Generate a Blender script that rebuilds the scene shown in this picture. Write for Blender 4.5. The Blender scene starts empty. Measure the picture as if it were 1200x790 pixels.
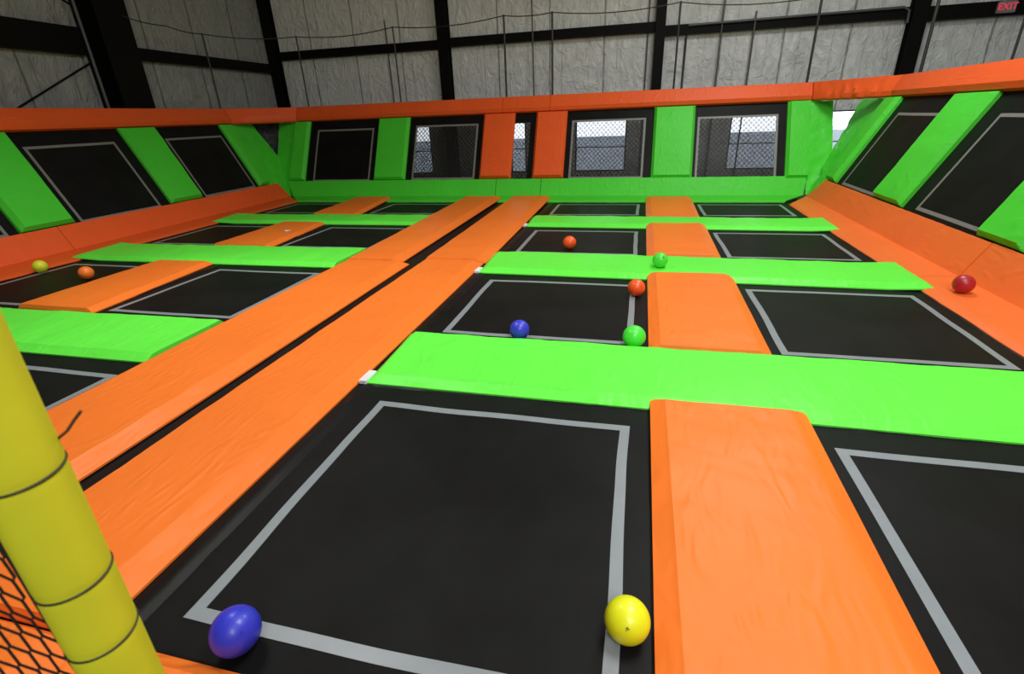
import bpy, bmesh, math, random
from mathutils import Vector, Matrix, noise
random.seed(7)
C = bpy.context.scene.collection
R62 = math.radians(62); CS, SN = math.cos(R62), math.sin(R62)

# ------------------------------------------------------------------ materials
def new_mat(name):
    m = bpy.data.materials.new(name); m.use_nodes = True
    nt = m.node_tree; b = nt.nodes['Principled BSDF']
    return m, nt, b
def N(nt, t, **kw):
    n = nt.nodes.new(t)
    for k, v in kw.items():
        if k in n.inputs: n.inputs[k].default_value = v
        else: setattr(n, k, v)
    return n
def rgb(c): return (c[0], c[1], c[2], 1)

def vinyl(name, col, rough=0.42, bump=0.25):
    m, nt, b = new_mat(name)
    tc = N(nt, 'ShaderNodeTexCoord')
    n1 = N(nt, 'ShaderNodeTexNoise', Scale=2.2, Detail=5.0, Roughness=0.55)
    n2 = N(nt, 'ShaderNodeTexNoise', Scale=220.0, Detail=2.0)
    n3 = N(nt, 'ShaderNodeTexNoise', Scale=0.9, Detail=3.0)
    for n in (n1, n2, n3): nt.links.new(tc.outputs['Object'], n.inputs['Vector'])
    mp = N(nt, 'ShaderNodeMapping'); mp.inputs['Rotation'].default_value = (0.3, 0.2, 0.6); mp.inputs['Scale'].default_value = (3.4, 1.1, 2.2)
    nt.links.new(tc.outputs['Object'], mp.inputs['Vector'])
    n4 = N(nt, 'ShaderNodeTexNoise', Scale=1.9, Detail=2.5, Distortion=1.4, noise_type='RIDGED_MULTIFRACTAL', normalize=True); nt.links.new(mp.outputs['Vector'], n4.inputs['Vector'])
    mix = N(nt, 'ShaderNodeMix', data_type='RGBA')
    mix.inputs[6].default_value = rgb([x * 0.90 for x in col])
    mix.inputs[7].default_value = rgb([min(1, x * 1.07) for x in col])
    nt.links.new(n3.outputs['Fac'], mix.inputs[0])
    nt.links.new(mix.outputs[2], b.inputs['Base Color'])
    b1 = N(nt, 'ShaderNodeBump', Strength=bump, Distance=0.02)
    b2 = N(nt, 'ShaderNodeBump', Strength=0.08, Distance=0.002)
    nt.links.new(n1.outputs['Fac'], b1.inputs['Height'])
    nt.links.new(n2.outputs['Fac'], b2.inputs['Height'])
    b4 = N(nt, 'ShaderNodeBump', Strength=0.21, Distance=0.045)
    nt.links.new(n4.outputs['Fac'], b4.inputs['Height']); nt.links.new(b4.outputs['Normal'], b1.inputs['Normal'])
    nt.links.new(b1.outputs['Normal'], b2.inputs['Normal'])
    nt.links.new(b2.outputs['Normal'], b.inputs['Normal'])
    b.inputs['Roughness'].default_value = rough
    b.inputs['Specular IOR Level'].default_value = 0.24
    return m
def plain(name, col, rough=0.5, metal=0.0, emis=None, es=1.0, spec=0.5):
    m, nt, b = new_mat(name)
    tc = N(nt, 'ShaderNodeTexCoord')
    n1 = N(nt, 'ShaderNodeTexNoise', Scale=9.0, Detail=4.0)
    nt.links.new(tc.outputs['Object'], n1.inputs['Vector'])
    mix = N(nt, 'ShaderNodeMix', data_type='RGBA')
    mix.inputs[6].default_value = rgb([x * 0.88 for x in col])
    mix.inputs[7].default_value = rgb([min(1, x * 1.1) for x in col])
    nt.links.new(n1.outputs['Fac'], mix.inputs[0])
    nt.links.new(mix.outputs[2], b.inputs['Base Color'])
    b.inputs['Roughness'].default_value = rough
    b.inputs['Metallic'].default_value = metal
    b.inputs['Specular IOR Level'].default_value = spec
    if emis:
        b.inputs['Emission Color'].default_value = rgb(emis); b.inputs['Emission Strength'].default_value = es
    return m
def mat_bed(name, col=0.0052, rough=0.5, spec=0.12):
    m, nt, b = new_mat(name)
    tc = N(nt, 'ShaderNodeTexCoord')
    n1 = N(nt, 'ShaderNodeTexNoise', Scale=1.3, Detail=6.0, Roughness=0.65)
    n2 = N(nt, 'ShaderNodeTexNoise', Scale=300.0, Detail=1.0)
    for n in (n1, n2): nt.links.new(tc.outputs['Object'], n.inputs['Vector'])
    ramp = N(nt, 'ShaderNodeValToRGB')
    ramp.color_ramp.elements[0].position = 0.35; ramp.color_ramp.elements[0].color = (col*.8, col*.8, col*.8, 1)
    ramp.color_ramp.elements[1].position = 0.75; ramp.color_ramp.elements[1].color = (col*1.9, col*1.95, col*2.0, 1)
    nt.links.new(n1.outputs['Fac'], ramp.inputs['Fac']); nt.links.new(ramp.outputs['Color'], b.inputs['Base Color'])
    bp = N(nt, 'ShaderNodeBump', Strength=0.25, Distance=0.002)
    nt.links.new(n2.outputs['Fac'], bp.inputs['Height']); nt.links.new(bp.outputs['Normal'], b.inputs['Normal'])
    b.inputs['Roughness'].default_value = rough; b.inputs['Specular IOR Level'].default_value = spec
    return m
def mesh_bed(name, through):
    """woven see-through bed: dotted holes let part of the light through"""
    m, nt, b = new_mat(name)
    b.inputs['Base Color'].default_value = (0.012, 0.012, 0.013, 1); b.inputs['Roughness'].default_value = 0.6
    b.inputs['Specular IOR Level'].default_value = 0.3
    tc = N(nt, 'ShaderNodeTexCoord')
    v = N(nt, 'ShaderNodeTexVoronoi', Scale=13.0, Randomness=0.1, voronoi_dimensions='2D')
    sp = N(nt, 'ShaderNodeSeparateXYZ'); nt.links.new(tc.outputs['Object'], sp.inputs[0])
    rot = N(nt, 'ShaderNodeCombineXYZ'); nt.links.new(sp.outputs['X'], rot.inputs['X']); nt.links.new(sp.outputs['Z'], rot.inputs['Y'])
    mpg = N(nt, 'ShaderNodeMapping'); mpg.inputs['Rotation'].default_value = (0, 0, math.radians(45)); nt.links.new(rot.outputs[0], mpg.inputs['Vector'])
    nt.links.new(mpg.outputs[0], v.inputs['Vector'])
    mr = N(nt, 'ShaderNodeMapRange'); mr.inputs['From Min'].default_value = 0.25; mr.inputs['From Max'].default_value = 0.6
    mr.inputs['To Min'].default_value = through + 0.08; mr.inputs['To Max'].default_value = through - 0.18
    nt.links.new(v.outputs['Distance'], mr.inputs['Value'])
    tr = N(nt, 'ShaderNodeBsdfTransparent'); mx = N(nt, 'ShaderNodeMixShader')
    nt.links.new(mr.outputs['Result'], mx.inputs[0]); nt.links.new(b.outputs['BSDF'], mx.inputs[1]); nt.links.new(tr.outputs['BSDF'], mx.inputs[2])
    nt.links.new(mx.outputs['Shader'], nt.nodes['Material Output'].inputs['Surface'])
    return m
def insulation(name='insulation_blanket', k=1.0):
    m, nt, b = new_mat(name)
    g = N(nt, 'ShaderNodeNewGeometry'); sx = N(nt, 'ShaderNodeSeparateXYZ'); nt.links.new(g.outputs['Position'], sx.inputs[0])
    wob = N(nt, 'ShaderNodeTexNoise', Scale=0.8, Detail=2.0); nt.links.new(g.outputs['Position'], wob.inputs['Vector'])
    a = N(nt, 'ShaderNodeMath', operation='ADD'); nt.links.new(sx.outputs['X'], a.inputs[0]); nt.links.new(sx.outputs['Y'], a.inputs[1])
    w2 = N(nt, 'ShaderNodeMath', operation='MULTIPLY_ADD'); w2.inputs[1].default_value = 0.06
    nt.links.new(wob.outputs['Fac'], w2.inputs[0]); nt.links.new(a.outputs[0], w2.inputs[2])
    def lines(period, width, off):
        o = N(nt, 'ShaderNodeMath', operation='ADD'); o.inputs[1].default_value = off; nt.links.new(w2.outputs[0], o.inputs[0])
        p = N(nt, 'ShaderNodeMath', operation='PINGPONG'); p.inputs[1].default_value = period / 2; nt.links.new(o.outputs[0], p.inputs[0])
        r = N(nt, 'ShaderNodeMapRange'); r.inputs['From Max'].default_value = width; nt.links.new(p.outputs[0], r.inputs['Value'])
        return r.outputs['Result']
    l1, l2 = lines(1.53, 0.035, 0.3), lines(0.77, 0.02, 0.05)
    mn = N(nt, 'ShaderNodeMath', operation='MULTIPLY'); nt.links.new(l1, mn.inputs[0])
    l2m = N(nt, 'ShaderNodeMapRange'); l2m.inputs['To Min'].default_value = 0.72; nt.links.new(l2, l2m.inputs['Value'])
    nt.links.new(l2m.outputs['Result'], mn.inputs[1])
    mp = N(nt, 'ShaderNodeMapping'); mp.inputs['Scale'].default_value = (1.3, 1.3, 0.9); nt.links.new(g.outputs['Position'], mp.inputs['Vector'])
    n1 = N(nt, 'ShaderNodeTexNoise', Scale=2.6, Detail=8.0, Roughness=0.66, Distortion=1.6); nt.links.new(mp.outputs['Vector'], n1.inputs['Vector'])
    n2 = N(nt, 'ShaderNodeTexVoronoi', Scale=4.0, feature='DISTANCE_TO_EDGE'); nt.links.new(mp.outputs['Vector'], n2.inputs['Vector'])
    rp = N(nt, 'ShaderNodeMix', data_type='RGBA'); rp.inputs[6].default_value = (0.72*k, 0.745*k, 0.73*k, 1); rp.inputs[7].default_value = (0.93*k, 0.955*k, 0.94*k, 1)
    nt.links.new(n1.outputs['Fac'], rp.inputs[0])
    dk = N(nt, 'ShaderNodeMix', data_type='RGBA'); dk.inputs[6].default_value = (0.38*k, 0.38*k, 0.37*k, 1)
    nt.links.new(mn.outputs[0], dk.inputs[0]); nt.links.new(rp.outputs[2], dk.inputs[7])
    nt.links.new(dk.outputs[2], b.inputs['Base Color'])
    b1 = N(nt, 'ShaderNodeBump', Strength=0.9, Distance=0.16); nt.links.new(n1.outputs['Fac'], b1.inputs['Height'])
    b2 = N(nt, 'ShaderNodeBump', Strength=0.25, Distance=0.05); nt.links.new(n2.outputs['Distance'], b2.inputs['Height']); nt.links.new(b1.outputs['Normal'], b2.inputs['Normal'])
    b3 = N(nt, 'ShaderNodeBump', Strength=0.6, Distance=0.05); nt.links.new(mn.outputs[0], b3.inputs['Height']); nt.links.new(b2.outputs['Normal'], b3.inputs['Normal'])
    nt.links.new(b3.outputs['Normal'], b.inputs['Normal'])
    b.inputs['Roughness'].default_value = 0.5
    return m

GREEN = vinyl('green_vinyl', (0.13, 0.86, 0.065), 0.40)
ORANGE = vinyl('orange_vinyl', (0.90, 0.195, 0.024), 0.42)
ORANGE_W = vinyl('orange_wall_vinyl', (0.86, 0.115, 0.022), 0.46)
ORANGE_B = vinyl('orange_base_vinyl', (0.86, 0.168, 0.034), 0.44)
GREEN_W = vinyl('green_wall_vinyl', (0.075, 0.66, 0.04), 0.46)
BED = mat_bed('trampoline_weave')
SKIRT = mat_bed('black_skirt_fabric', 0.006, 0.38, 0.16)
BLACK = plain('black_steel', (0.0035, 0.0033, 0.003), 0.6, spec=0.12)
DECK = plain('black_deck', (0.010, 0.010, 0.010), 0.7, spec=0.2)
TAPE = plain('grey_tape', (0.235, 0.265, 0.285), 0.34)
TAPE_W = plain('grey_wall_tape', (0.20, 0.195, 0.19), 0.5)
WHITE = plain('white_flap', (0.75, 0.75, 0.78), 0.6)
MESHA = mesh_bed('see_through_weave', 0.52)
MESHB = mesh_bed('dark_see_through_weave', 0.36)
INS = insulation(); INS_SHADED = insulation('insulation_blanket_shaded', 0.48)  # second one is the same blanket, with the left wall's shade in its colour
STEEL = plain('dark_galvanised', (0.045, 0.045, 0.045), 0.45, 0.6)
PIPE = plain('grey_pipe', (0.10, 0.10, 0.10), 0.5, 0.3)
FOAM = plain('yellow_foam_cover', (0.66, 0.665, 0.028), 0.65, spec=.2)
TIE = plain('black_tie', (0.03, 0.03, 0.012), 0.6)
NETM = plain('black_net_twine', (0.012, 0.010, 0.012), 0.7)
CONC = plain('concrete', (0.30, 0.29, 0.28), 0.8)

# ------------------------------------------------------------------ object helpers
def link(name, me, parent=None):
    o = bpy.data.objects.new(name, me); C.objects.link(o)
    if parent: o.parent = parent
    return o
def finish(name, bm, m, parent=None, sharp=24, origin=None, recalc=True):
    if recalc: bmesh.ops.recalc_face_normals(bm, faces=bm.faces)
    if origin is None and parent is None and bm.verts:
        lo = Vector([min(v.co[i] for v in bm.verts) for i in range(3)]); hi = Vector([max(v.co[i] for v in bm.verts) for i in range(3)])
        origin = Vector(((lo.x+hi.x)/2, (lo.y+hi.y)/2, lo.z))
    if origin is not None:
        bmesh.ops.translate(bm, verts=bm.verts, vec=-Vector(origin))
    me = bpy.data.meshes.new(name); bm.to_mesh(me); bm.free()
    me.materials.append(m)
    for p in me.polygons: p.use_smooth = True
    me.set_sharp_from_angle(angle=math.radians(sharp))
    o = link(name, me, parent)
    if origin is not None: o.location = origin
    return o
def tag(o, label, cat, group=None):
    o['label'] = label; o['category'] = cat
    if group: o['group'] = group
    return o
def struct(o): o['kind'] = 'structure'; return o
def empty(name, loc, label, cat, group=None):
    o = bpy.data.objects.new(name, None); C.objects.link(o); o.location = loc; o.empty_display_size = 0.1
    return tag(o, label, cat, group)
def child(name, bm, m, root, sharp=24):
    """bm is in world coordinates; keep it there while parented to root (root only translated)"""
    bmesh.ops.translate(bm, verts=bm.verts, vec=-root.location)
    return finish(name, bm, m, root, sharp)
def box(bm, lo, hi):
    vs = [bm.verts.new((x, y, z)) for x in (lo[0], hi[0]) for y in (lo[1], hi[1]) for z in (lo[2], hi[2])]
    for f in ((0,1,3,2),(4,6,7,5),(0,4,5,1),(2,3,7,6),(0,2,6,4),(1,5,7,3)): bm.faces.new([vs[i] for i in f])
def tube(bm, pts, r, n=8, cap=True):
    pts = [Vector(p) for p in pts]; rings = []
    for i, p in enumerate(pts):
        d = (pts[min(i+1, len(pts)-1)] - pts[max(i-1, 0)]).normalized()
        a = d.cross(Vector((0, 0, 1)))
        if a.length < 1e-3: a = d.cross(Vector((1, 0, 0)))
        a.normalize(); b = d.cross(a)
        rings.append([bm.verts.new(p + r*(math.cos(t)*a + math.sin(t)*b)) for t in [2*math.pi*k/n for k in range(n)]])
    for A, B in zip(rings, rings[1:]):
        for k in range(n): bm.faces.new((A[k], A[(k+1) % n], B[(k+1) % n], B[k]))
    if cap: bm.faces.new(rings[0][::-1]); bm.faces.new(rings[-1])

class Plane:
    """a leaning side of the court: a runs along it, s up the slope, h out of it towards the court"""
    def __init__(s, o, along, up, n): s.o, s.al, s.up, s.n = Vector(o), Vector(along), Vector(up), Vector(n)
    def __call__(s, a, t, h=0.0): return s.o + s.al*a + s.up*t + s.n*h
LEFT = Plane((-9.8, 0, 0), (0, 1, 0), (-CS, 0, SN), (SN, 0, CS))
RIGHT = Plane((3.7, 0, 0), (0, 1, 0), (CS, 0, SN), (-SN, 0, CS))
BACK = Plane((0, 12.95, 0), (1, 0, 0), (0, CS, SN), (0, -SN, CS))
FLAT = Plane((0, 0, -0.062), (1, 0, 0), (0, 1, 0), (0, 0, 1))

def samples(L, c0, c1, res):
    s = {0.0, L}
    for c, base, sg in ((c0, 0.0, 1), (c1, L, -1)):
        if c > 0:
            for f in (0.35, 0.7, 1.0, 1.25): s.add(base + sg*c*f)
    n = max(2, int(L / res))
    for i in range(1, n): s.add(L*i/n)
    out = []
    for v in sorted(x for x in s if -1e-9 <= x <= L + 1e-9):
        if not out or v - out[-1] > 0.006: out.append(v)
    out[-1] = L
    return out
def pad_bm(q, n, th, ch, res=0.06, wr=0.004, seed=0, lip=0.014, bulge=0.006, wf=(1.6, 7.0), base=0.0, lift=None):
    """padded vinyl mat on quad q (4 points: u0v0, u1v0, u1v1, u0v1); ch = chamfer widths on u0, u1, v0, v1; wrinkles run across the long side"""
    q = [Vector(p) for p in q]; n = Vector(n).normalized()
    Lu = ((q[1]-q[0]).length + (q[2]-q[3]).length)/2; Lv = ((q[3]-q[0]).length + (q[2]-q[1]).length)/2
    us = samples(Lu, ch[0], ch[1], res); vs = samples(Lv, ch[2], ch[3], res)
    bm = bmesh.new(); G = []
    long_u = Lu > Lv
    def prof(d, c):
        if c <= 0: return 1.0
        return min(1.0, d/c)
    for i, u in enumerate(us):
        row = []
        for j, v in enumerate(vs):
            fu, fv = u/Lu, v/Lv
            p = q[0].lerp(q[1], fu).lerp(q[3].lerp(q[2], fu), fv)
            f = min(prof(u, ch[0]), prof(Lu-u, ch[1]), prof(v, ch[2]), prof(Lv-v, ch[3]))
            e = min(u, Lu-u, v, Lv-v)
            h = lip + (th-lip)*f
            if f >= 1.0: h += bulge*math.sin(math.pi*fu)**0.5*math.sin(math.pi*fv)**0.5
            l, t = (u, v) if long_u else (v, u)
            k = min(1.0, e/0.05)
            w = noise.noise(Vector((l*wf[0]*2.2, t*1.4, seed*3.7))) + 0.6*(0.5-abs(noise.noise(Vector((l*wf[1]+t*2.0, t*2.0, seed*5.1+9)))))
            h += wr*w*k
            if lift:
                dd = u if lift[0] == 0 else Lu-u; h += lift[1]*(1 - min(1.0, max(0.0, (dd-lift[2])/.35)))**1.0
            jit = 0.004*noise.noise(Vector((l*2.5, t*2.5, seed+40.0))) * (1 if e < 1e-6 else 0)
            row.append(bm.verts.new(p + n*(h+base) + (q[2]-q[0]).normalized()*jit))
        G.append(row)
    for i in range(len(us)-1):
        for j in range(len(vs)-1): bm.faces.new((G[i][j], G[i+1][j], G[i+1][j+1], G[i][j+1]))
    ring = [(i, 0) for i in range(len(us))] + [(len(us)-1, j) for j in range(1, len(vs))] + [(i, len(vs)-1) for i in range(len(us)-2, -1, -1)] + [(0, j) for j in range(len(vs)-2, 0, -1)]
    low = []
    for i, j in ring:
        p = q[0].lerp(q[1], us[i]/Lu).lerp(q[3].lerp(q[2], us[i]/Lu), vs[j]/Lv)
        if lift:
            dd = us[i] if lift[0] == 0 else Lu-us[i]; p = p + n*lift[1]*(1 - min(1.0, max(0.0, (dd-lift[2])/.35)))
        low.append(bm.verts.new(p + n*base))
    for k in range(len(ring)):
        a, b = ring[k], ring[(k+1) % len(ring)]
        bm.faces.new((G[a[0]][a[1]], low[k], low[(k+1) % len(ring)], G[b[0]][b[1]]))
    bmesh.ops.triangulate(bm, faces=[bm.faces.new(low)])
    return bm
def rect(P, a0, a1, s0, s1, h=0.0): return [P(a0, s0, h), P(a1, s0, h), P(a1, s1, h), P(a0, s1, h)]
def loft_bm(A, B, n, wr=0.0, seed=0, sub=2, wf=5.0, nrm=None):
    """closed section A swept straight to section B"""
    A = [Vector(p) for p in A]; B = [Vector(p) for p in B]
    def fine(S):
        out = []
        for i, p in enumerate(S):
            d = S[(i+1) % len(S)]; k = max(1, min(8, int((d-p).length/0.08)))
            out += [p.lerp(d, t/k) for t in range(k)]
        return out
    ks = [max(1, min(8, int(max((A[(i+1) % len(A)]-A[i]).length, (B[(i+1) % len(A)]-B[i]).length)/0.08))) for i in range(len(A))]
    def fin(S): return [S[i].lerp(S[(i+1) % len(S)], t/ks[i]) for i in range(len(S)) for t in range(ks[i])]
    A, B = fin(A), fin(B)
    cen = sum(A, Vector())/len(A)
    bm = bmesh.new(); rings = []
    for k in range(n+1):
        f = k/n; ring = []
        for i, (a, b) in enumerate(zip(A, B)):
            p = a.lerp(b, f)
            if wr:
                e = min(1.0, 6*f, 6*(1-f)) if n > 3 else 0
                w = noise.noise(Vector((f*(b-a).length*wf, i*0.35, seed*2.3)))
                w += 0.5*noise.noise(Vector((f*(b-a).length*wf*2.6, i*0.5, seed*2.3+7)))
                d = nrm if nrm is not None else Vector((0, 0, 1))
                p = p + d*(wr*w*e)
            ring.append(bm.verts.new(p))
        rings.append(ring)
    m = len(A)
    for X, Y in zip(rings, rings[1:]):
        for i in range(m): bm.faces.new((X[i], X[(i+1) % m], Y[(i+1) % m], Y[i]))
    bm.faces.new(rings[0][::-1]); bm.faces.new(rings[-1])
    return bm
def tape_bm(P, a0, a1, s0, s1, w, h, wob=0.006, seed=0, sides='lrbt'):
    """square of tape stuck on a bed: four mitred strips"""
    bm = bmesh.new(); n = 14
    def cj(a, s): return (wob*noise.noise(Vector((a*1.7, s*1.7, seed+0.5))), wob*noise.noise(Vector((a*1.7, s*1.7, seed+20.5))))
    cs = [(a0, s0), (a1, s0), (a1, s1), (a0, s1)]; ci = [(a0+w, s0+w), (a1-w, s0+w), (a1-w, s1-w), (a0+w, s1-w)]
    O, I = [], []
    for k in range(4):
        for t in range(n):
            f = t/n
            for lst, S in ((O, cs), (I, ci)):
                a = S[k][0]*(1-f)+S[(k+1) % 4][0]*f; s = S[k][1]*(1-f)+S[(k+1) % 4][1]*f
                j = cj(a, s); lst.append((a+j[0], s+j[1]))
    m = len(O); Ot = [bm.verts.new(P(a, s, h)) for a, s in O]; It = [bm.verts.new(P(a, s, h)) for a, s in I]
    Ob = [bm.verts.new(P(a, s, h-0.003)) for a, s in O]; Ib = [bm.verts.new(P(a, s, h-0.003)) for a, s in I]
    for k in range(m):
        l = (k+1) % m
        bm.faces.new((Ot[k], Ot[l], It[l], It[k])); bm.faces.new((Ob[k], Ib[k], Ib[l], Ob[l]))
        bm.faces.new((Ot[k], Ob[k], Ob[l], Ot[l])); bm.faces.new((It[k], It[l], Ib[l], Ib[k]))
    return bm
def slab_bm(P, a0, a1, s0, s1, h0, h1, res=0.4):
    bm = bmesh.new(); na = max(1, int((a1-a0)/res)); ns = max(1, int((s1-s0)/res))
    for h in (h0, h1):
        g = [[bm.verts.new(P(a0+(a1-a0)*i/na, s0+(s1-s0)*j/ns, h)) for j in range(ns+1)] for i in range(na+1)]
        for i in range(na):
            for j in range(ns): bm.faces.new((g[i][j], g[i+1][j], g[i+1][j+1], g[i][j+1]))
        if h == h0: g0 = g
    ring = [(i, 0) for i in range(na)] + [(na, j) for j in range(ns)] + [(i, ns) for i in range(na, 0, -1)] + [(0, j) for j in range(ns, 0, -1)]
    for k in range(len(ring)):
        (a, b), (c, d) = ring[k], ring[(k+1) % len(ring)]
        bm.faces.new((g0[a][b], g0[c][d], g[c][d], g[a][b]))
    return bm
def skirt_bm(P, o, i, h, wr=0.009, seed=0):
    """wrinkled ring of cloth between the outer rectangle o and the inner rectangle i (a0, a1, s0, s1)"""
    bm = bmesh.new(); rings = []
    n = 40; m = 5
    def walk(r, f):
        cs = [(r[0], r[2]), (r[1], r[2]), (r[1], r[3]), (r[0], r[3])]
        k = int(f*4) % 4; t = f*4-int(f*4)
        return cs[k][0]*(1-t)+cs[(k+1) % 4][0]*t, cs[k][1]*(1-t)+cs[(k+1) % 4][1]*t
    for j in range(m+1):
        ring = []
        for k in range(4*n):
            f = k/(4*n); a, s = walk(o, f); a2, s2 = walk(i, f); t = j/m
            x, y = a*(1-t)+a2*t, s*(1-t)+s2*t
            b = max(0.0, min(1.0, (t-.3)/.3)) * max(0.0, math.sin(math.pi*min(1.0, t)))
            hh = h - 0.003 + b*(0.010 + wr*noise.noise(Vector((x*3.2, y*3.2, seed*1.3))) + .013*abs(noise.noise(Vector((x*5+y*2, y*2.2, seed*2.1))))) + (0.0 if j < m else -0.006)
            ring.append(bm.verts.new(P(x, y, hh)))
        rings.append(ring)
    low = [[bm.verts.new(P(*walk(r, k/(4*n)), h-0.009)) for k in range(4*n)] for r in (i, o)]
    seq = rings + low + [rings[0]]
    for A, B in zip(seq, seq[1:]):
        for k in range(4*n): bm.faces.new((A[k], A[(k+1) % (4*n)], B[(k+1) % (4*n)], B[k]))
    return bm

# ------------------------------------------------------------------ building shell
WB, WL, WR, WF, FZ, CZ = 16.16, -11.83, 13.0, -7.0, -1.1, 7.6
def struct_box(name, lo, hi, m):
    bm = bmesh.new(); box(bm, lo, hi); return struct(finish(name, bm, m, sharp=30))
struct_box('floor', (WL, WF, FZ-0.1), (WR, WB, FZ), CONC)
struct_box('ceiling', (WL, WF, CZ), (WR, WB, CZ+0.15), INS)
struct_box('wall_left', (WL-0.2, WF, FZ), (WL, WB, CZ), INS_SHADED)
struct_box('wall_right', (WR, WF, FZ), (WR+0.2, WB, CZ), INS)
struct_box('wall_front', (WL-.2, WF-0.2, FZ), (WR+.2, WF, CZ), INS)
wins = [(-7.55, -6.62), (-3.98, -3.48), (-1.96, -0.45), (2.38, 4.05), (4.8, 5.5)]; WZ0, WZ1 = 0.25, 1.72
bm = bmesh.new()
box(bm, (WL, WB, FZ), (WR, WB+0.2, WZ0)); box(bm, (WL, WB, WZ1), (WR, WB+0.2, CZ))
xs = [WL] + [x for w in wins for x in w] + [WR]
for i in range(0, len(xs), 2): box(bm, (xs[i], WB, WZ0), (xs[i+1], WB+0.2, WZ1))
struct(finish('wall_back', bm, INS, sharp=30))
GLASS, nt_, b_ = new_mat('window_glass'); b_.inputs['Transmission Weight'].default_value = 1.0; b_.inputs['Roughness'].default_value = 0.02; b_.inputs['IOR'].default_value = 1.02
FRAME = plain('window_frame', (0.05, 0.05, 0.055), 0.5)
for k, (x0, x1) in enumerate(wins):
    bm = bmesh.new(); t = 0.04
    box(bm, (x0, WB+.03, WZ0), (x0+t, WB+.13, WZ1)); box(bm, (x1-t, WB+.03, WZ0), (x1, WB+.13, WZ1))
    box(bm, (x0+t, WB+.03, WZ0), (x1-t, WB+.13, WZ0+t)); box(bm, (x0+t, WB+.03, WZ1-t), (x1-t, WB+.13, WZ1))
    box(bm, (x0+t, WB+.05, 0.93), (x1-t, WB+.11, 0.96))
    w = struct(finish('window_%d' % (k+1), bm, FRAME))
    bm = bmesh.new(); box(bm, (x0+t, WB+.075, WZ0+t), (x1-t, WB+.08, WZ1-t)); bmesh.ops.translate(bm, verts=bm.verts, vec=-w.location)
    finish('pane', bm, GLASS, w)
# what lies outside those windows: a pale yard and a white shed wall
struct_box('ground', (-30, WB+0.2, FZ-0.1), (30, WB+40, FZ), plain('pale_yard', (0.5, 0.51, 0.53), 0.9))
bm = bmesh.new(); box(bm, (-30, WB+4.0, FZ), (30, WB+4.2, 1.08)); struct(finish('wall_outside', bm, plain('grey_block_wall', (0.36, 0.38, 0.42), 0.9)))

# steel frame of the building
trim_n = [0]
def trim(bm, m=BLACK):
    trim_n[0] += 1
    return struct(finish('trim_%d' % trim_n[0], bm, m, sharp=30))
def ibeam_col(x0, x1, y0, y1, z0, z1, axis='y'):
    """column with two flanges and a web"""
    bm = bmesh.new()
    if axis == 'y':
        box(bm, (x0, y0, z0), (x1, y0+0.03, z1)); box(bm, (x0, y1-0.03, z0), (x1, y1, z1)); xm = (x0+x1)/2; box(bm, (xm-.02, y0+.03, z0), (xm+.02, y1-.03, z1))
    else:
        box(bm, (x0, y0, z0), (x0+.03, y1, z1)); box(bm, (x1-.03, y0, z0), (x1, y1, z1)); ym = (y0+y1)/2; box(bm, (x0+.03, ym-.02, z0), (x1-.03, ym+.02, z1))
    return bm
trim(ibeam_col(-11.8, -11.50, WB-0.30, WB-0.02, FZ, CZ))
for x0, x1 in ((-5.99, -5.68), (0.165, 0.42), (6.10, 6.42), (12.3, 12.6)):
    trim(ibeam_col(x0, x1, WB-0.32, WB-0.02, FZ, CZ))
trim(ibeam_col(WL+0.02, WL+0.62, 9.85, 10.62, FZ, CZ, 'x'))        # deep column on the left side wall
for x0, x1, z0, z1 in ((-11.5, -5.99, 3.79, 4.02), (-5.68, 0.165, 3.82, 4.05), (0.42, 6.10, 3.71, 3.94), (6.42, 12.3, 3.62, 3.92)):
    bm = bmesh.new(); box(bm, (x0, WB-0.2, z0+.02), (x1, WB-.17, z1-.02)); box(bm, (x0, WB-0.2, z1-.02), (x1, WB-.005, z1)); box(bm, (x0, WB-.2, z0), (x1, WB-.005, z0+.02)); trim(bm)
for y0, y1, z0, z1 in ((10.66, WB-.33, 3.43, 3.68), (2.0, 9.8, 3.42, 3.93)):
    bm = bmesh.new(); box(bm, (WL+.17, y0, z0+.02), (WL+.2, y1, z1-.02)); box(bm, (WL+.005, y0, z1-.02), (WL+.2, y1, z1)); box(bm, (WL+.005, y0, z0), (WL+.2, y1, z0+.02)); trim(bm)
def rod(name, pts, r, m, label, cat, group=None):
    bm = bmesh.new(); tube(bm, pts, r); return tag(finish(name, bm, m, sharp=50), label, cat, group)
rod('brace_rod', [(WL+.03, 7.6, 2.14), (WL+.03, 9.99, 3.35)], 0.018, BLACK, 'thin black brace rod slanting across the left insulated wall', 'brace rod')
rod('brace_rod', [(WL+.03, 9.2, 4.65), (WL+.03, 9.95, 4.33)], 0.018, BLACK, 'short black brace rod at the top left, beside the big column', 'brace rod')
rod('drain_pipe', [(WL+.25, 9.72, CZ-.05), (WL+.25, 9.80, FZ+.02)], 0.035, PIPE, 'grey pipe running down the left face of the big black column', 'pipe')
rod('conduit', [(-7.72, WB-.05, 4.66), (-7.70, WB-.05, -1.0)], 0.022, PIPE, 'thin grey conduit on the back wall with a loose cap above the girt', 'conduit')
rod('conduit', [(-3.2, WB-.23, CZ-.1), (-3.12, WB-.23, -1.0)], 0.02, PIPE, 'thin vertical conduit on the back wall above the orange pad pair', 'conduit')
rod('conduit', [(1.83, WB-.23, 5.5), (1.83, WB-.23, -1.0)], 0.02, PIPE, 'thin vertical conduit on the back wall right of the green strip pad', 'conduit')
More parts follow.
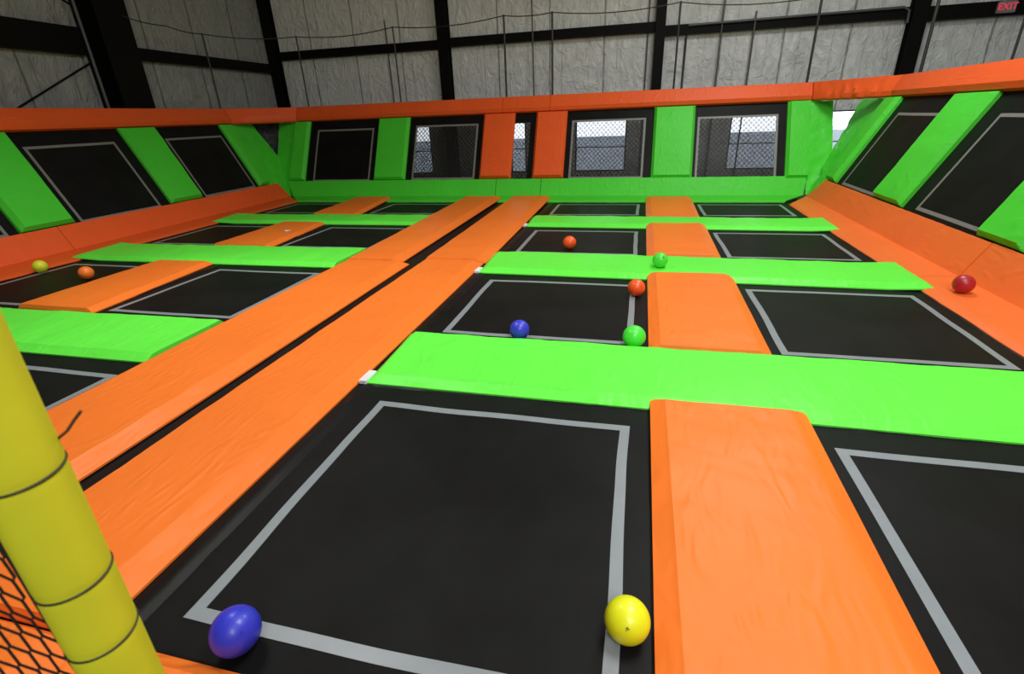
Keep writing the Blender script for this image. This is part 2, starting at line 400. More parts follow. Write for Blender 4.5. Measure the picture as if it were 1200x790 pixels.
rod('conduit', [(0.98, WB-.06, 1.0), (0.98, WB-.06, 3.62), (1.0, WB-.25, 3.9), (5.9, WB-.25, 3.93), (6.02, WB-.25, 3.86), (6.04, WB-.25, 3.6)], 0.03, PIPE, 'grey conduit running along the back girt and bending down beside the right column', 'conduit')
rod('conduit', [(2.62, WB-.23, 4.1), (2.6, WB-.23, -1.0)], 0.022, PIPE, 'thin vertical conduit on the back wall above the rightmost back trampoline', 'conduit')
rod('conduit', [(-0.02, WB-.05, CZ-.1), (-0.02, WB-.05, -1.0)], 0.018, PIPE, 'thin conduit tight against the left side of the middle right column', 'conduit')
# exit sign on the girt
ex = empty('exit_sign', (7.98, WB-.26, 3.66), 'small red lit exit sign on the dark girt at the top right', 'sign')
bm = bmesh.new(); box(bm, (7.80, WB-.30, 3.66), (8.16, WB-.21, 3.90)); bmesh.ops.bevel(bm, geom=bm.edges[:], offset=.012, segments=2, affect='EDGES'); child('housing', bm, plain('sign_housing', (0.22, 0.2, 0.2), 0.5), ex)
cu = bpy.data.curves.new('letters', 'FONT'); cu.body = 'EXIT'; cu.size = 0.19; cu.extrude = 0.004; cu.align_x = 'CENTER'; cu.align_y = 'CENTER'
tmp = bpy.data.objects.new('tmp_letters', cu); C.objects.link(tmp); bpy.context.view_layer.update()
me = bpy.data.meshes.new_from_object(tmp.evaluated_get(bpy.context.evaluated_depsgraph_get())); bpy.data.objects.remove(tmp)
me.materials.clear(); me.materials.append(plain('red_letters', (0.7, 0.03, 0.06), 0.5, emis=(1, 0.05, 0.1), es=0.55))
lt = link('lettering', me, ex); lt.location = (0, -0.046, 0.12); lt.rotation_euler = (math.pi/2, 0, 0)

# ------------------------------------------------------------------ court deck
struct_box('trim_deck', (-9.75, 0.42, FZ), (3.68, 12.92, -0.085), DECK).name = 'trim_%d' % (trim_n[0]+1); trim_n[0] += 1
struct_box('trim_platform', (-11.5, -3.0, FZ), (6.0, 0.415, -0.085), DECK).name = 'trim_%d' % (trim_n[0]+1); trim_n[0] += 1
tag(finish('gap_cover', slab_bm(FLAT, -3.35, -2.96, 0.32, 12.15, -0.02, -0.010), SKIRT), 'long black fabric strip between the two orange walkway pads', 'fabric strip')

# ------------------------------------------------------------------ floor trampolines
rows = [(1.10, 2.94, 0.72, 3.55), (4.28, 6.05, 3.57, 6.72), (7.48, 9.11, 6.74, 9.82), (10.68, 12.02, 9.84, 12.5)]
rown = ['nearest row', 'second row', 'third row', 'farthest row']
cols = [(-1.83, 0.04, -2.58, 0.62, 'right court, left of the orange dividers', 0),
        (1.29, 3.0, 0.64, 3.5, 'right court, beside the right wall pad', 0),
        (-6.10, -4.36, -6.78, -3.75, 'left court, beside the long walkway', 1),
        (-8.93, -7.48, -9.5, -6.80, 'left court, beside the left wall pad', 1)]
inner = {0: (-2.10, 0.20), 1: (1.17, 3.17), 2: (-6.28, -4.2), 3: (-9.12, -7.28)}
gpads = [(3.17, 4.16), (6.30, 7.33), (9.38, 10.30)]
redge = [(0.92, 3.2), (4.1, 6.35), (7.25, 9.45), (10.25, 12.25)]
for ci, (t0, t1, a0, a1, cn, crt) in enumerate(cols):
    for ri, (s0, s1, b0, b1) in enumerate(rows):
        if ci == 3 and ri == 0: continue
        lab = 'black trampoline with a grey taped square, %s, %s' % (rown[ri], cn)
        r = empty('trampoline', ((t0+t1)/2, (s0+s1)/2, -0.085), lab, 'trampoline', 'floor trampolines')
        child('bed', slab_bm(FLAT, a0, a1, b0, b1, -0.022, -0.003), BED, r)
        child('boundary_tape', tape_bm(FLAT, t0, t1, s0, s1, 0.062, 0.001, 0.013, seed=ci*7+ri), TAPE, r)
        i0, i1 = inner[ci]; e0, e1 = redge[ri]
        child('spring_skirt', skirt_bm(FLAT, (i0-.08, i1+.08, e0-.08, e1+.1), (i0+.13, i1-.045, e0+.05, e1-.06) if ci == 0 else (i0+.05, i1-.05, e0+.05, e1-.06), 0.001, seed=ci*5+ri), SKIRT, r)

# ------------------------------------------------------------------ floor pads
TH = 0.062; Z0 = -0.060
def fq(x0, x1, y0, y1, zf=0.0, x0f=None, x1f=None):
    return [(x0, y0, Z0), (x1, y0, Z0), (x1 if x1f is None else x1f, y1, Z0+zf), (x0 if x0f is None else x0f, y1, Z0+zf)]
UP = (0, 0, 1)
CH = 0.085
pn = ['nearest the camera', 'second from the camera', 'farthest from the camera']
def flap(root, x, y, dx):
    bm = bmesh.new()
    lo = (min(x, x+dx), y, -0.058); hi = (max(x, x+dx), y+0.19, -0.026)
    box(bm, lo, hi)
    for v in bm.verts:
        if v.co.z > -0.04: v.co.z += 0.012*random.random()
    bmesh.ops.bevel(bm, geom=bm.edges[:], offset=.005, segments=1, affect='EDGES')
    f = child('underside_flap', bm, WHITE, root); f['label'] = 'white velcro corner flap'
for k, (y0, y1) in enumerate(gpads):
    xr = 3.95 if k == 0 else 3.36
    xr = (3.30, 3.30, 3.32)[k]; dy = (0.0, -0.10, -0.10)[k]
    q = [(-2.06, y0, Z0), (xr-.02, y0+dy, Z0), (xr, y1+dy-(.0 if k == 0 else .05), Z0), (-2.11, y1, Z0)]
    o = finish('cross_pad', pad_bm(q, UP, TH, (0.07, 0.07, 0.10, 0.05), seed=k+1, wr=0.010, res=0.045, lift=(1, 0.018, 0.10)), GREEN)
    tag(o, 'bright green cross pad over the right court, %s' % pn[k], 'pad', 'green cross pads')
    flap(o, -2.055, y0-0.015, -0.07)
    q = [(-9.30, y0-.05, Z0), (-4.30, y0, Z0), (-4.30, y1-.02, Z0), (-9.48, y1-.12, Z0)]
    o = finish('cross_pad', pad_bm(q, UP, TH, (0.20, 0.0, 0.09, 0.05), seed=k+11, wr=0.011, res=0.05, lift=(0, 0.018, 0.30)), GREEN)
    tag(o, 'green cross pad over the left court, %s' % pn[k], 'pad', 'green cross pads')
segs = [(0.96, 3.22, 0), (4.07, 6.36, 0), (7.22, 9.47, 0), (10.28, 12.58, 0.052)]
sn = ['nearest, in the foreground', 'second, between two green cross pads', 'third, short and far back', 'last, reaching the back wall']
for k, (y0, y1, zf) in enumerate(segs):
    # the far end of each divider laps over the side of the green pad, the near end tucks under the next one
    yb = y0 + (0.09 if k else 0); 
    q = fq(0.175, 1.195, yb, y1+(0.035 if k < 3 else -.06), zf or .03)
    o = finish('divider_pad', pad_bm(q, UP, TH, (0.10, 0.10, 0.02, 0.06), seed=21+k, wr=0.010, res=0.04), ORANGE)
    tag(o, 'orange divider pad of the right court, %s' % sn[k], 'pad', 'orange divider pads')
    if k == 0: continue
    q = fq(-7.36, -6.18, yb, y1-0.06, zf, -7.40, -6.42)
    o = finish('divider_pad', pad_bm(q, UP, TH, (0.03, 0.08, 0.02, 0.06), seed=31+k, wr=0.010, res=0.045), ORANGE)
    tag(o, 'orange divider pad of the left court, %s' % (['', 'large, right of the orange ball', 'middle, with a white scrap on it', 'last, reaching the back wall'][k]), 'pad', 'orange divider pads')
# long walkway pads
def walkway(x0, x1, y0, y1, zf, seed, label, x0f=None, x1f=None, ch=None):
    q = [(x0, y0, Z0), (x1, y0, Z0), (x1 if x1f is None else x1f, y1, Z0+zf), (x0 if x0f is None else x0f, y1, Z0+zf)]
    o = finish('walkway_pad', pad_bm(q, UP, TH, ch or (0.03, 0.15, 0.02, 0.03), seed=seed, wr=0.009, res=0.045), ORANGE)
    return tag(o, label, 'pad', 'orange walkway pads')
walkway(-3.04, -2.13, 0.93, 6.76, 0, 41, 'long orange walkway pad right of the black gap, near half')
walkway(-3.06, -2.10, 6.78, 12.62, 0.052, 42, 'long orange walkway pad right of the black gap, far half', -3.08, -2.12)
walkway(-3.04, -2.13, 0.30, 0.915, 0, 43, 'orange walkway pad end behind the black net, bottom left')
walkway(-4.24, -3.23, 0.30, 6.60, 0, 44, 'long orange walkway pad left of the black gap, near half')
walkway(-4.26, -3.38, 6.62, 12.58, 0.052, 45, 'long orange walkway pad left of the black gap, far half', -4.32, -3.37)
o = finish('edge_pad', pad_bm(fq(-2.11, 3.3, 0.44, 0.94), UP, TH, (0.03, 0.03, 0.03, 0.06), seed=47, wr=0.004), ORANGE)
tag(o, 'orange edge pad at the bottom edge beside the blue ball', 'pad')
bm = bmesh.new()
bmesh.ops.create_grid(bm, x_segments=3, y_segments=3, size=0.055)
for v in bm.verts: v.co.z = 0.012*random.random()+0.003; v.co.x *= 1.0
bmesh.ops.translate(bm, verts=bm.verts, vec=(-6.62, 8.42, 0.006))
tag(finish('paper_scrap', bm, WHITE), 'tiny white paper scrap lying on the left orange divider pad', 'paper')

# ------------------------------------------------------------------ wall base pads (flat lip bent up into a slope)
def side_pad(xi, xc, sgn, y0, y1a, y1b, y1c, seed, label):
    k = 0.45
    def S(ya, yb, yc):
        return [(xi, ya, -0.06), (xi, ya, -0.05), (xi+sgn*.05, ya+(yb-ya)*.08, -0.022), (xc, yb, 0.0), (xc+sgn*CS*k, yc, SN*k), (xc+sgn*(CS*k+.05), yc, SN*k-.028), (xc+sgn*.08, yb, -0.06)]
    n = max(6, int((y1b-y0)/0.07))
    bm = loft_bm(S(y0, y0, y0), S(y1a, y1b, y1c), n, 0.007, seed, nrm=Vector((-sgn*.5, 0, 1)).normalized())
    o = finish('base_pad', bm, ORANGE_W if sgn < 0 else ORANGE_B, sharp=30)
    return tag(o, label, 'pad', 'orange base pads')
side_pad(-9.09, -9.78, -1, 6.72, 12.22, 12.90, 12.72, 51, 'bent orange base pad along the left wall, far length')
side_pad(-9.07, -9.78, -1, 2.5, 6.71, 6.71, 6.71, 52, 'bent orange base pad along the left wall, near length by the yellow ball')
side_pad(3.14, 3.69, 1, 6.66, 11.9, 12.80, 12.45, 53, 'bent orange base pad along the right wall, far length')
side_pad(3.14, 3.70, 1, 1.6, 6.65, 6.65, 6.65, 54, 'bent orange base pad along the right wall, near length under the red ball')
def back_pad(xs, seed, label):
    k = 0.45
    def S(xa, xb, xc):
        y0 = 12.22
        return [(xa, y0, -0.06), (xa, y0, -0.035), (xa+(xb-xa)*.08, y0+.04, -0.010), (xb, 12.95, 0.0), (xc, 12.95+CS*k, SN*k), (xc, 12.95+CS*k+.05, SN*k-.028), (xb, 12.95+.08, -0.06)]
    A, B = xs
    bm = loft_bm(S(*A), S(*B), max(6, int((B[1]-A[1])/0.08)), 0.006, seed, nrm=Vector((0, -.5, 1)).normalized())
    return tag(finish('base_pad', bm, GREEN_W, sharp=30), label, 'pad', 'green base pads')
back_pad(((-9.08, -9.74, -9.96), (-3.66, -3.66, -3.66)), 61, 'long green base pad under the back wall, left of the orange pair')
back_pad(((-3.645, -3.645, -3.645), (-2.46, -2.46, -2.46)), 62, 'short green base pad under the pair of orange strips')
back_pad(((-2.445, -2.445, -2.445), (3.12, 3.66, 3.72)), 63, 'long green base pad under the back wall, right of the orange pair')

# ------------------------------------------------------------------ wall trampolines
def wall_tramp(P, a0, a1, tp, label, m=None, tape=True, seed=0):
    c = P((a0+a1)/2, 0.47, -0.03)
    r = empty('wall_trampoline', c, label, 'trampoline', 'leaning wall trampolines')
    child('bed', slab_bm(P, a0, a1, 0.36, 2.30, -0.085, -0.068) if m is None else slab_bm(P, tp[0]-.0, tp[1]+.0, tp[2], tp[3], -0.074, -0.071), m or BED, r)
    if m is not None:
        bm = slab_bm(P, a0, tp[0], 0.36, 2.30, -0.085, -0.068)
        for b in (slab_bm(P, tp[1], a1, 0.36, 2.30, -0.085, -0.068), slab_bm(P, tp[0], tp[1], 0.36, tp[2], -0.085, -0.068), slab_bm(P, tp[0], tp[1], tp[3], 2.30, -0.085, -0.068)):
            me = bpy.data.meshes.new('x'); b.to_mesh(me); b.free(); bm.from_mesh(me); bpy.data.meshes.remove(me)
        child('black_border', bm, BED, r)
    if tape: child('boundary_tape', tape_bm(P, tp[0], tp[1], tp[2], tp[3], 0.05, -0.064, 0.004, seed), TAPE_W, r)
    return r
wall_tramp(LEFT, 3.4, 6.62, (4.0, 6.02, .46, 1.97), 'wall trampoline cut off at the left edge of the photo', seed=71)
wall_tramp(LEFT, 6.64, 9.66, (7.21, 8.96, .45, 1.97), 'large black wall trampoline on the left wall, between two green strips', seed=72)
wall_tramp(LEFT, 9.68, 12.4, (10.21, 11.95, .47, 1.97), 'black wall trampoline at the far end of the left wall', seed=73)
wall_tramp(RIGHT, 9.62, 12.5, (10.13, 11.72, .48, 1.95), 'black wall trampoline at the far end of the right wall', seed=74)
wall_tramp(RIGHT, 6.67, 9.60, (7.12, 8.68, .51, 1.95), 'large black wall trampoline on the right wall, above the red ball', seed=75)
wall_tramp(RIGHT, 3.6, 6.65, (4.1, 5.9, .5, 1.95), 'wall trampoline cut off at the right edge of the photo', seed=76)
wall_tramp(BACK, -9.7, -6.76, (-9.18, -7.38, .46, 1.99), 'opaque black trampoline on the back wall, leftmost', seed=77)
wall_tramp(BACK, -6.74, -3.72, (-6.10, -4.29, .48, 2.01), 'back wall trampoline left of the orange pair, window glow at its left', MESHB, seed=78)
wall_tramp(BACK, -3.70, -2.31, (-3.35, -2.86, .48, 2.0), 'narrow see-through trampoline panel between the two orange strips', MESHA, False, seed=79)
wall_tramp(BACK, -2.29, 0.70, (-1.77, 0.07, .46, 2.0), 'see-through back wall trampoline right of the orange pair, bright window behind', MESHA, seed=80)
wall_tramp(BACK, 0.72, 3.62, (1.29, 3.085, .41, 1.97), 'see-through back wall trampoline near the right corner, dotted window behind', MESHA, seed=81)

# ------------------------------------------------------------------ wall strip pads
def strip(P, a0, a1, m, label, group, seed, s0=.47, s1=2.235, th=0.13, ch=(.06, .06, .05, .05), a0t=None, a1t=None):
    q = [P(a0, s0, -.066), P(a1, s0, -.066), P(a1 if a1t is None else a1t, s1, -.066), P(a0 if a0t is None else a0t, s1, -.066)]
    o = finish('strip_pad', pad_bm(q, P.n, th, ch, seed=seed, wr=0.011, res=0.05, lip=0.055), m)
    return tag(o, label, 'pad', group)
GS, OS = 'green wall strip pads', 'orange wall strip pads'
strip(LEFT, 6.18, 7.08, GREEN_W, 'wide green strip pad on the left wall, at the left photo edge', GS, 91)
strip(LEFT, 9.20, 10.08, GREEN_W, 'green strip pad on the left wall between the two full trampolines', GS, 92)
strip(LEFT, 12.06, 12.45, GREEN_W, 'narrow green strip pad at the far end of the left wall', GS, 93)
strip(BACK, -9.92, -9.42, GREEN_W, 'green strip pad at the left end of the back wall', GS, 94)
strip(BACK, -7.22, -6.28, GREEN_W, 'green strip pad on the back wall between the two left trampolines', GS, 95)
strip(BACK, -4.14, -3.28, ORANGE_W, 'left one of the two orange strip pads on the back wall', OS, 96)
strip(BACK, -2.71, -1.90, ORANGE_W, 'right one of the two orange strip pads on the back wall', OS, 97)
strip(BACK, 0.26, 1.22, GREEN_W, 'wide green strip pad on the back wall, right of the brightest window', GS, 98, s0=.44)
strip(BACK, 3.26, 3.74, GREEN_W, 'green strip pad at the right end of the back wall', GS, 99, s0=.40, ch=(.06, .015, .05, .03))
strip(RIGHT, 11.97, 12.52, GREEN_W, 'narrow green strip pad at the far end of the right wall', GS, 100)
strip(RIGHT, 9.02, 10.02, GREEN_W, 'long green strip pad on the right wall between two trampolines', GS, 101)
strip(RIGHT, 6.22, 7.02, GREEN_W, 'green strip pad on the right wall at the right photo edge', GS, 102)

# top rail pads
def rail_sec(P, a, t0=2.25, t1=2.645): return [P(a, t0, -.06), P(a, t0, 0.02), P(a, t0+.07, 0.075), P(a, t1-.02, 0.075), P(a, t1, 0.05), P(a, t1, -.06)]
RG = 'orange top rail pads'
def rail(A, B, seed, label, wr=0.004, nrm=None, m=ORANGE_W, wf=5.0):
    L = (Vector(A[0])-Vector(B[0])).length
    return tag(finish('rail_pad', loft_bm(A, B, max(6, int(L/0.06)), wr, seed, nrm=nrm, wf=wf), m, sharp=30), label, 'pad', RG)
rail(rail_sec(LEFT, 3.0), rail_sec(LEFT, 12.47), 111, 'orange rail pad along the top of the left wall', nrm=LEFT.n)
rail(rail_sec(LEFT, 12.49), rail_sec(BACK, -9.86), 112, 'short orange rail pad across the left back corner', nrm=Vector((.6, -.6, .5)).normalized())
rail(rail_sec(BACK, -9.84), rail_sec(BACK, -3.63), 113, 'orange rail pad on top of the back wall, left length', nrm=BACK.n)
rail(rail_sec(BACK, -3.62), rail_sec(BACK, -2.36), 114, 'short orange rail pad above the pair of orange strips', nrm=BACK.n)
rail(rail_sec(BACK, -2.35), rail_sec(BACK, 3.74), 115, 'orange rail pad on top of the back wall, right length', nrm=BACK.n)
rail(rail_sec(BACK, 3.76), rail_sec(RIGHT, 12.42), 116, 'wrinkled orange rail pad across the right back corner', 0.045, Vector((-.6, -.6, .15)).normalized(), wf=7.0)
rail(rail_sec(RIGHT, 12.40), rail_sec(RIGHT, 3.0), 117, 'orange rail pad along the top of the right wall', 0.005, RIGHT.n)

# corner drapes
def interp(tab, s):
    for (s0, v0), (s1, v1) in zip(tab, tab[1:]):
        if s <= s1: return v0 + (v1-v0)*(s-s0)/(s1-s0)
    return tab[-1][1]
def drape(P, lo, hi, s0, s1, label, seed, h=-0.02, wr=0.03):
    bm = bmesh.new(); na, ns = 14, 34; G = []
    for side in (0, -0.012):
        g = []
        for i in range(na+1):
            row = []
            for j in range(ns+1):
                s = s0+(s1-s0)*j/ns; a = interp(lo, s)*(1-i/na)+interp(hi, s)*i/na
                w = noise.noise(Vector(((a+s*.9)*3.2, (s-a*.4)*5.5, seed)))
                w += .5*noise.noise(Vector(((a-s*.5)*6, s*9, seed+5)))
                row.append(bm.verts.new(P(a, s, h+side+wr*w)))
            g.append(row)
        G.append(g)
    for g in G:
        for i in range(na):
            for j in range(ns): bm.faces.new((g[i][j], g[i+1][j], g[i+1][j+1], g[i][j+1]))
    ring = [(i, 0) for i in range(na)] + [(na, j) for j in range(ns)] + [(i, ns) for i in range(na, 0, -1)] + [(0, j) for j in range(ns, 0, -1)]
    for k in range(len(ring)):
        (a, b), (c, d) = ring[k], ring[(k+1) % len(ring)]
        bm.faces.new((G[0][a][b], G[0][c][d], G[1][c][d], G[1][a][b]))
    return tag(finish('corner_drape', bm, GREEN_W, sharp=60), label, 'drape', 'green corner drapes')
cl = lambda s, d: 12.95+.47*s-d
drape(LEFT, [(0.4, 12.42), (2.3, 12.42)], [(0, cl(0, -.06)), (.4, cl(.4, -.06)), (1.25, cl(1.25, -.04)), (2.3, 13.3)], .02, 2.24, 'green drape on the left side of the left back corner', 121, -.05)
drape(BACK, [(0, -9.88), (.4, -10.06), (1.25, -10.44), (2.3, -10.52)], [(0, -9.80), (.2, -9.9), (2.3, -9.9)], .03, 2.24, 'green drape on the back side of the left back corner', 122, -.05, .02)
drape(BACK, [(0, 3.72), (2.3, 3.745)], [(0, 3.78), (.4, 3.94), (1.05, 4.24), (2.3, 4.22)], .03, 2.24, 'wrinkled green drape on the back side of the right back corner', 123, -.05)
drape(RIGHT, [(0.0, 12.46), (2.3, 12.48)], [(.0, cl(0, -.06)), (.4, cl(.4, -.06)), (1.2, cl(1.2, -.06)), (2.3, cl(2.3, -.02))], .02, 2.24, 'wrinkled green drape on the right side of the right back corner', 124, -.05, .045)

# dark netting seen in the V of the left back corner
NETDARK, nt, b = new_mat('dark_fine_netting')
tc = N(nt, 'ShaderNodeTexCoord'); nn = N(nt, 'ShaderNodeTexNoise', Scale=7.0, Detail=5.0, Distortion=1.5); nt.links.new(tc.outputs['Object'], nn.inputs['Vector'])
rr = N(nt, 'ShaderNodeValToRGB'); rr.color_ramp.elements[0].color = (.008, .008, .01, 1); rr.color_ramp.elements[1].color = (.06, .065, .075, 1); rr.color_ramp.elements[0].position = .4; rr.color_ramp.elements[1].position = .75
nt.links.new(nn.outputs['Fac'], rr.inputs['Fac']); nt.links.new(rr.outputs['Color'], b.inputs['Base Color']); b.inputs['Roughness'].default_value = .7
bm = bmesh.new(); g = []
for i in range(13):
    row = []
    for j in range(25):
        A = Vector((-11.1, 13.2, 1.0)); B = Vector((-10.1, 14.3, 1.0)); p = A.lerp(B, i/12) + Vector((-.25, .25, 0))*(j/24) + Vector((0, 0, 1.05*j/24))
        row.append(bm.verts.new(p + Vector((.5, -.5, 0))*.06*noise.noise(Vector((i*.5, j*.4, 3)))))
    g.append(row)
for i in range(12):
    for j in range(24): bm.faces.new((g[i][j], g[i+1][j], g[i+1][j+1], g[i][j+1]))
tag(finish('corner_net', bm, NETDARK, sharp=80), 'dark crumpled netting showing in the V of the left back corner', 'net')

# ------------------------------------------------------------------ net posts and head cable above the court
PG = 'thin poles above the wall rails'
def pole(x, y, z0, z1, r, label, x1=None, y1=None): return rod('net_pole', [(x, y, z0), (x if x1 is None else x1, y if y1 is None else y1, z1)], r, STEEL, label, 'pole', PG)
pole(-11.0, 12.42, FZ, 4.1, .022, 'dark net pole at the far end of the left wall, right of the big column')
pole(-9.62, 14.35, FZ, 4.17, .020, 'dark net pole just right of the corner column, above the left back corner')
pole(-6.66, 14.35, FZ, 4.2, .020, 'dark net pole above the back rail, left of the middle column')
pole(-3.59, 14.35, FZ, 4.24, .026, 'dark net pole above the left orange strip')
pole(-2.35, 14.35, FZ, 4.22, .026, 'dark net pole above the right orange strip')
pole(0.68, 14.35, FZ, 4.2, .024, 'dark net pole just right of the middle right column')
pole(3.67, 14.35, FZ, 4.9, .028, 'dark net pole above the right end of the back wall')
pole(4.98, 12.03, FZ, 4.9, .030, 'dark net pole above the right wall, beside the right column')
pole(4.98, 9.41, FZ, 4.6, .018, 'thin dark net pole above the right wall, under the exit sign')
pole(4.98, 9.10, FZ, 4.6, .034, 'thick dark net pole at the right photo edge')
pts = [(-11.0, 10.25, 4.17), (-11.0, 11.35, 4.12), (-11.0, 12.42, 4.08), (-9.62, 14.35, 4.15), (-6.66, 14.35, 4.18), (-3.59, 14.35, 4.22), (-2.35, 14.35, 4.20), (0.68, 14.35, 4.18), (3.67, 14.35, 4.06), (4.98, 12.03, 3.95)]
fin = []
for a, b in zip(pts, pts[1:]):
    a, b = Vector(a), Vector(b)
    for k in range(6): f = k/6; fin.append(a.lerp(b, f) - Vector((0, 0, .10*4*f*(1-f)*min(1, (b-a).length/3))))
fin.append(Vector(pts[-1]))
rod('head_cable', fin, .012, STEEL, 'thin dark cable strung between the net poles above the walls', 'cable')

# ------------------------------------------------------------------ balls
def ball_bm(r):
    bm = bmesh.new(); bmesh.ops.create_uvsphere(bm, u_segments=48, v_segments=24, radius=r); return bm
def ballmat(name, c): 
    m = plain(name, c, 0.40); m.node_tree.nodes['Principled BSDF'].inputs['Coat Weight'].default_value = .15; return m
BM = {'yellow': ballmat('yellow_rubber', (.80, .83, .012)), 'blue': ballmat('blue_rubber', (.035, .045, .62)), 'green': ballmat('green_rubber', (.07, .75, .05)),
      'orange': ballmat('orange_rubber', (.95, .10, .012)), 'red': ballmat('red_rubber', (.42, .012, .025)), 'lime': ballmat('lime_yellow_rubber', (.74, .76, .03)), 'burnt': ballmat('burnt_orange_rubber', (.95, .20, .02))}
def ball(col, x, y, z, r, label, mark=None):
    o = finish('ball', ball_bm(r), BM[col], origin=(0, 0, 0), sharp=180); o.location = (x, y, z + r)
    tag(o, label, 'ball', 'dodgeballs on the court')
    cam = (Vector((0, 0, 1.9)) - o.location).normalized()
    if mark:
        side = Vector((0, 0, 1)).cross(cam).normalized(); upv = cam.cross(side)
        bm = bmesh.new()
        def on(p): d = (cam + side*p[0] + upv*p[1]).normalized(); return d*(r+.0006)
        for st in mark['strokes']:
            n = 5; P = [on((st[0]+(st[2]-st[0])*k/n, st[1]+(st[3]-st[1])*k/n)) for k in range(n+1)]; tube(bm, P, mark['w'], 6)
        mk = finish('printed_mark', bm, mark['m'], o); mk['label'] = mark['label']
GREY = plain('print_grey', (.16, .15, .03), .5); DKGREEN = plain('print_dark', (.02, .12, .05), .5); DKB = plain('print_blue', (.012, .014, .25), .5)
MZ = -0.062
ball('yellow', .064, 1.424, MZ, .091, 'bright yellow ball on the near trampoline tape, beside the orange divider', dict(strokes=[(-.02, -.46, .05, -.26), (.05, -.26, .08, -.42), (-.05, -.33, .03, -.30), (.06, -.38, .15, -.33)], w=.0016, m=GREY, label='small grey printed mark'))
ball('blue', -1.475, 1.044, MZ, .096, 'large blue ball in the foreground on the near left corner of the taped square', dict(strokes=[(.10, -.22, .18, -.12), (.14, -.26, .20, -.2)], w=.0012, m=DKB, label='faint printed mark'))
ball('blue', -1.021, 4.25, MZ, .095, 'blue ball just beyond the nearest green cross pad')
ball('green', .043, 4.235, MZ, .103, 'green ball on the black mat at the near right corner of the second row')
ball('green', .331, 6.635, 0.004, .099, 'green ball lying on top of the second green cross pad', dict(strokes=[(.38, .50, .46, .36), (.46, .52, .52, .40), (.42, .5, .5, .38)], w=.006, m=DKGREEN, label='dark printed patch'))
ball('orange', .045, 5.65, MZ, .099, 'orange ball in the second row, against the orange divider pad', dict(strokes=[(.62, .30, .62, .05)], w=.004, m=plain('print_brown', (.35, .05, .03), .5), label='dark printed mark'))
ball('orange', -1.006, 7.76, MZ, .104, 'orange ball in the third row, farthest of the orange ones')
ball('red', 3.43, 6.052, -0.010, .098, 'dark red ball lying on the orange pad by the right wall')
ball('lime', -8.93, 5.55, MZ, .097, 'lime yellow ball at the left, against the left wall base pad')
ball('burnt', -7.757, 5.351, MZ, .095, 'orange ball at the left, on the mat left of the divider')

# ------------------------------------------------------------------ padded post and net beside the camera
PX, PY, PR = -0.6964, 0.32, 0.0422
def ax(z): return PX + .0192*(z-1.3), PY + .0116*(z-1.3)     # the post leans a touch
root = empty('padded_post', (PX, PY, -0.085), 'yellow foam padded post with black ties at the left photo edge', 'post')
bm = bmesh.new(); tube(bm, [(*ax(-.085), -0.085), (*ax(3.2), 3.2)], 0.024, 20); child('steel_pole', bm, STEEL, root)
bm = bmesh.new()
zs = [0.02 + 3.0*k/150 for k in range(151)]; TZ = [1.255, 1.365, 1.534, 1.10, 1.80, 1.97]
def pr(z):
    return PR - sum(0.0008*math.exp(-((z-t)/.006)**2) for t in TZ)
zs = sorted(set(zs + [t+d for t in TZ for d in (-.012, -.006, -.003, 0, .003, .006, .012)]))
rings = [[bm.verts.new((ax(z)[0]+pr(z)*math.cos(2*math.pi*k/40), ax(z)[1]+pr(z)*math.sin(2*math.pi*k/40), z)) for k in range(40)] for z in zs]
for A, B in zip(rings, rings[1:]):
    for k in range(40): bm.faces.new((A[k], A[(k+1) % 40], B[(k+1) % 40], B[k]))
bm.faces.new(rings[0][::-1]); bm.faces.new(rings[-1])
child('foam_sleeve', bm, FOAM, root, 60)
for t in TZ:
    bm = bmesh.new(); ang = [2*math.pi*k/40 for k in range(41)]
    tube(bm, [(ax(t)[0]+(PR-.0002)*math.cos(a), ax(t)[1]+(PR-.0002)*math.sin(a), t+.003*math.sin(a)) for a in ang], .0018, 8, False)
    child('tie', bm, TIE, root, 60)
bm = bmesh.new(); tube(bm, [(PX+.028, PY+.034, 1.560), (PX+.038, PY+.044, 1.569), (PX+.048, PY+.05, 1.582), (PX+.056, PY+.056, 1.592)], .0018, 8)
child('tie_tail', bm, TIE, root, 60)
# net: hexagonal knotted twine in the vertical plane running from the post along the platform edge
ND = Vector((-0.42, -0.907, 0)).normalized()
def netp(p): return Vector((PX, PY, 0)) + ND*(PR+p.x) + Vector((0, 0, p.y))
LA = Vector((-0.0108, -0.0559)); SB = Vector((-0.0074, 0.0053))      # cell length, step to the next row (in the plane of the net)
bm = bmesh.new(); base = Vector((0.15, 1.33))
def inside(p): return -0.004 <= p.x <= 0.30 and 1.02 <= p.y <= 1.62
def lk(i, j, t): return base + LA*(i + (.5 if j % 2 else 0)) + SB*(j + t)
edges = []
for j in range(-80, 81):
    for i in range(-30, 31):
        edges.append((lk(i, j, -.2), lk(i, j, .2)))
        edges.append((lk(i, j, .2), lk(i, j+1, -.2))); edges.append((lk(i, j, .2), lk(i - 1 if j % 2 == 0 else i + 1, j+1, -.2)))
for a, b in edges:
    if inside(a) and inside(b): tube(bm, [netp(a), netp((a+b)/2), netp(b)], .0016, 5, True)
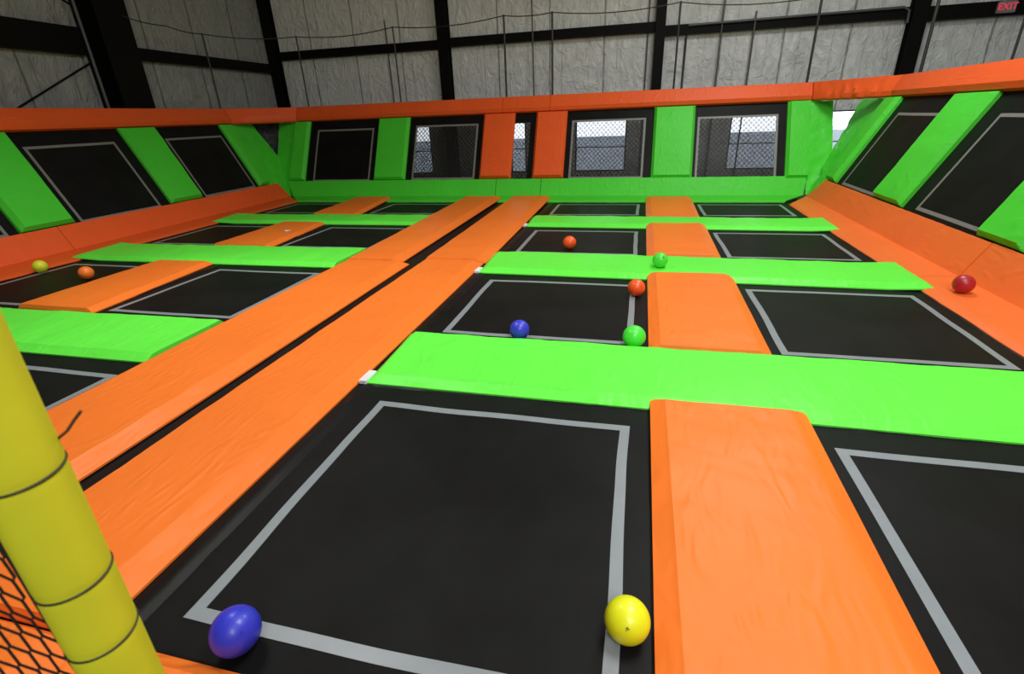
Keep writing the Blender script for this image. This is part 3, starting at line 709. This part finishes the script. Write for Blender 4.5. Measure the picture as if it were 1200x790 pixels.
tube(bm, [netp(Vector((-.001, 1.0))), netp(Vector((-.001, 1.64)))], .0018, 6)
tag(finish('safety_net', bm, NETM, sharp=80), 'black knotted safety net left of the yellow padded post', 'net')

# ------------------------------------------------------------------ light
def area(name, loc, size, power, col=(1, 1, 1), target=None, sy=None):
    l = bpy.data.lights.new(name, 'AREA'); l.energy = power; l.size = size; l.color = col
    if sy: l.shape = 'RECTANGLE'; l.size_y = sy
    o = bpy.data.objects.new(name, l); C.objects.link(o); o.location = loc
    if target: o.rotation_euler = (Vector(target)-Vector(loc)).to_track_quat('-Z', 'Y').to_euler()
    return o
area('ceiling_light_key', (1.8, 3.0, 6.8), 2.4, 305, (1, .99, .97))
area('ceiling_light_front', (2.0, -3.2, 6.2), 2.5, 385, (1, .99, .97), (0, 6, 0))
area('ceiling_light_back', (2.5, 9.5, 7.2), 2.4, 340, (.98, 1, .99))
area('ceiling_light_left', (-5.0, 5.0, 7.0), 2.4, 120, (1, .99, .97)).data.spread = math.radians(105)
w = bpy.data.worlds.new('World'); bpy.context.scene.world = w; w.use_nodes = True
w.node_tree.nodes['Background'].inputs['Color'].default_value = (.86, .93, 1, 1); w.node_tree.nodes['Background'].inputs['Strength'].default_value = 5.0

# ------------------------------------------------------------------ camera
cd = bpy.data.cameras.new('camera'); cam = bpy.data.objects.new('camera', cd); C.objects.link(cam)
R = Vector((0.9714923, 0.23425178, -0.03645286)); U = Vector((-0.06278071, 0.40248299, 0.91327215)); F = Vector((-0.22860728, 0.88494833, -0.40571562))
M = Matrix((R, U, -F)).transposed().to_4x4(); M.translation = Vector((0, 0, 1.9)); cam.matrix_world = M
cd.sensor_width = 36; cd.sensor_fit = 'HORIZONTAL'; cd.lens = 583.48*36/1200; cd.clip_start = 0.02; cd.clip_end = 200
cd.dof.use_dof = True; cd.dof.focus_distance = 4.0; cd.dof.aperture_fstop = 5.0
bpy.context.scene.camera = cam
vs = bpy.context.scene.view_settings; vs.view_transform = 'Standard'; vs.look = 'None'; vs.exposure = 0.0; vs.gamma = 1.0
